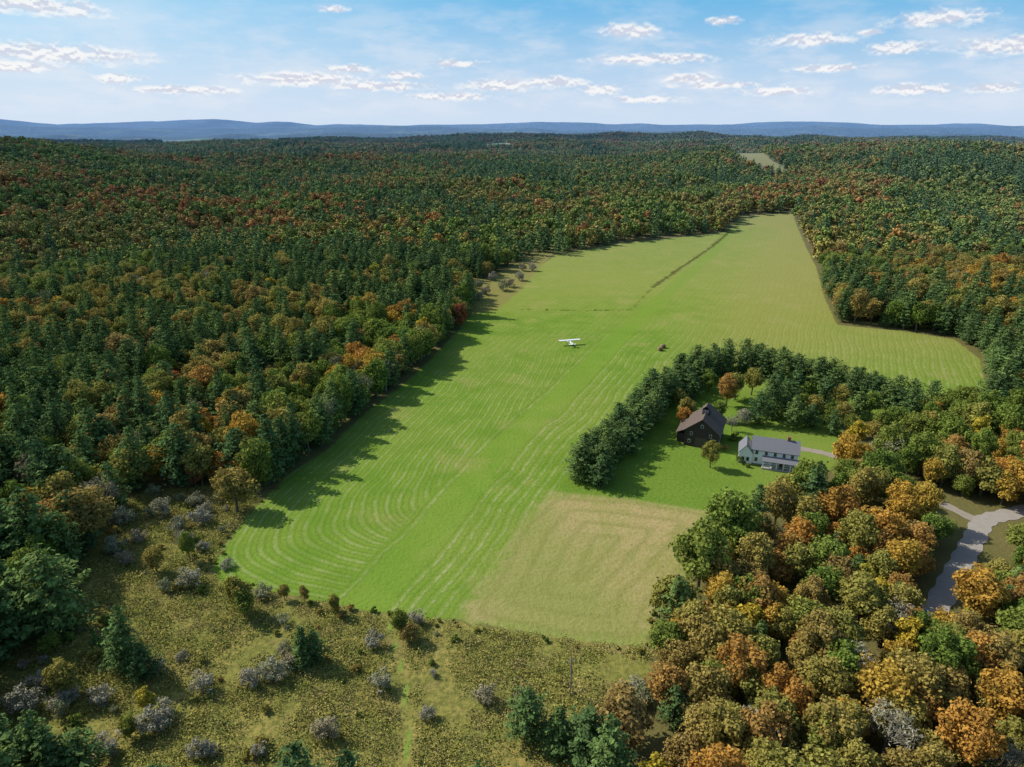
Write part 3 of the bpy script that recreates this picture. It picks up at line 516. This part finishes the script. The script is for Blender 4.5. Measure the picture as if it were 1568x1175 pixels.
# ------------------------------------------------------------------ light, sky, camera
sd=Vector((-.9*math.cos(math.radians(40)),.43*math.cos(math.radians(40)),math.sin(math.radians(40)))).normalized()
sl=bpy.data.lights.new('sun','SUN'); sl.energy=5.0; sl.angle=math.radians(.5); sl.color=(1,.95,.84); so=bpy.data.objects.new('sun',sl); so.rotation_euler=(-sd).to_track_quat('-Z','Y').to_euler(); scene.collection.objects.link(so)
w=bpy.data.worlds.new('World'); scene.world=w; w.use_nodes=True; w.node_tree.nodes.clear(); k=NT(w.node_tree)
sky=k.n.new('ShaderNodeTexSky'); sky.sky_type='NISHITA'; sky.sun_disc=False; sky.sun_elevation=math.radians(40); sky.sun_rotation=math.atan2(-.9,.43); sky.air_density=1.0; sky.dust_density=.8; sky.ozone_density=1.2
tc=k.n.new('ShaderNodeTexCoord').outputs['Generated']; sx,sy,sz=k.sep(tc); el=k.m('ARCSINE',sz); az=k.m('ARCTAN2',sx,sy); uv=k.comb(az,el,0.)
c=sky.outputs[0]
leftw=k.ss(k.m('MULTIPLY',az,-1.),-.15,.75)
blue=k.mix(leftw,(.65,3.0,5.3),(2.6,4.6,6.1))
c=k.mix(k.m('MULTIPLY',k.m('SUBTRACT',1.,k.ss(el,.25,.6)),.9),c,blue)
hz=k.m('SUBTRACT',1.,k.ss(el,.0,.175)); c=k.mix(k.m('MULTIPLY',hz,.85),c,(4.6,5.2,6.1))
def bgn(col):
    q=k.n.new('ShaderNodeBackground'); q.inputs[1].default_value=.15; k.l.new(col,q.inputs[0]); return q.outputs[0]
simple=bgn(c)
nl=k.noise(k.vm('MULTIPLY',uv,(1.,3.2,1.)),9,4,.6)
thin=k.m('MULTIPLY',k.ss(nl,.40,.66),k.m('MULTIPLY',k.ss(el,.0,.03),k.m('SUBTRACT',1.,k.ss(el,.07,.20)))); c=k.mix(k.m('MULTIPLY',thin,.45),c,(5.6,5.7,6.1))
clouds=[(965,48,34,9),(1437,28,44,8),(1238,61,46,7),(1377,73,34,7),(1003,90,72,6),(510,14,17,4),(80,82,85,10),(40,8,70,9),(1107,33,18,5),(1540,70,45,9),(700,98,30,5),(465,122,70,8),(585,132,60,6),(765,131,46,7),(850,126,42,7),(920,137,26,6),(1052,121,30,6),(1270,105,40,4),(180,120,26,5),(1400,137,44,6),(280,138,60,5),(1190,140,40,5),(1520,135,30,5),(690,148,50,5),(1328,50,14,3),(990,152,40,4),(1110,130,60,4),(540,106,30,5),(610,116,26,5),(30,102,34,6)]
dm=None
for cx_,cy_,a_,b_ in clouds:
    xr=(cx_-784)/F; v=(cy_-587.5)/F; fw=math.cos(P)-v*math.sin(P); u_=-(math.sin(P)+v*math.cos(P)); L=math.sqrt(xr*xr+fw*fw+u_*u_)
    q=k.vm('LENGTH',k.vm('MULTIPLY',k.vm('SUBTRACT',uv,(math.atan2(xr,fw),math.asin(u_/L),0)),(F*.95/a_,F*1.0/b_,0))); dm=q if dm is None else k.m('MINIMUM',dm,q)
nn=k.noise(k.vm('MULTIPLY',uv,(1.,1.8,1.)),50,5,.6)
nn2=k.noise(k.vm('MULTIPLY',k.vm('ADD',uv,(.0,.0035,0.)),(1.,1.8,1.)),50,3,.6)
dd=k.m('ADD',dm,k.m('MULTIPLY',k.m('SUBTRACT',nn,.5),2.6)); cm=k.m('SUBTRACT',1.,k.ss(dd,.35,1.5))
cc=k.mix(k.ss(k.m('SUBTRACT',nn2,nn),-.06,.05),(4.4,4.5,5.2),(6.5,6.4,6.3)); c=k.mix(k.m('MULTIPLY',cm,.85),c,cc)
full=bgn(c)
inb=k.m('MULTIPLY',k.m('MULTIPLY',k.m('LESS_THAN',el,.30),k.m('GREATER_THAN',el,-.01)),k.m('LESS_THAN',k.m('ABSOLUTE',az),1.1))
mx=k.n.new('ShaderNodeMixShader'); k.l.new(inb,mx.inputs[0]); k.l.new(simple,mx.inputs[1]); k.l.new(full,mx.inputs[2])
wo=k.n.new('ShaderNodeOutputWorld'); k.l.new(mx.outputs[0],wo.inputs[0])
cd=bpy.data.cameras.new('camera'); cd.lens=F/1568*36; cd.sensor_width=36; cd.clip_end=40000; cd.clip_start=.5; co=bpy.data.objects.new('camera',cd); co.location=(0,0,CZ); co.rotation_euler=(math.pi/2-P,0,0); scene.collection.objects.link(co); scene.camera=co
scene.view_settings.view_transform='Standard'; scene.view_settings.look='None'; scene.view_settings.exposure=0
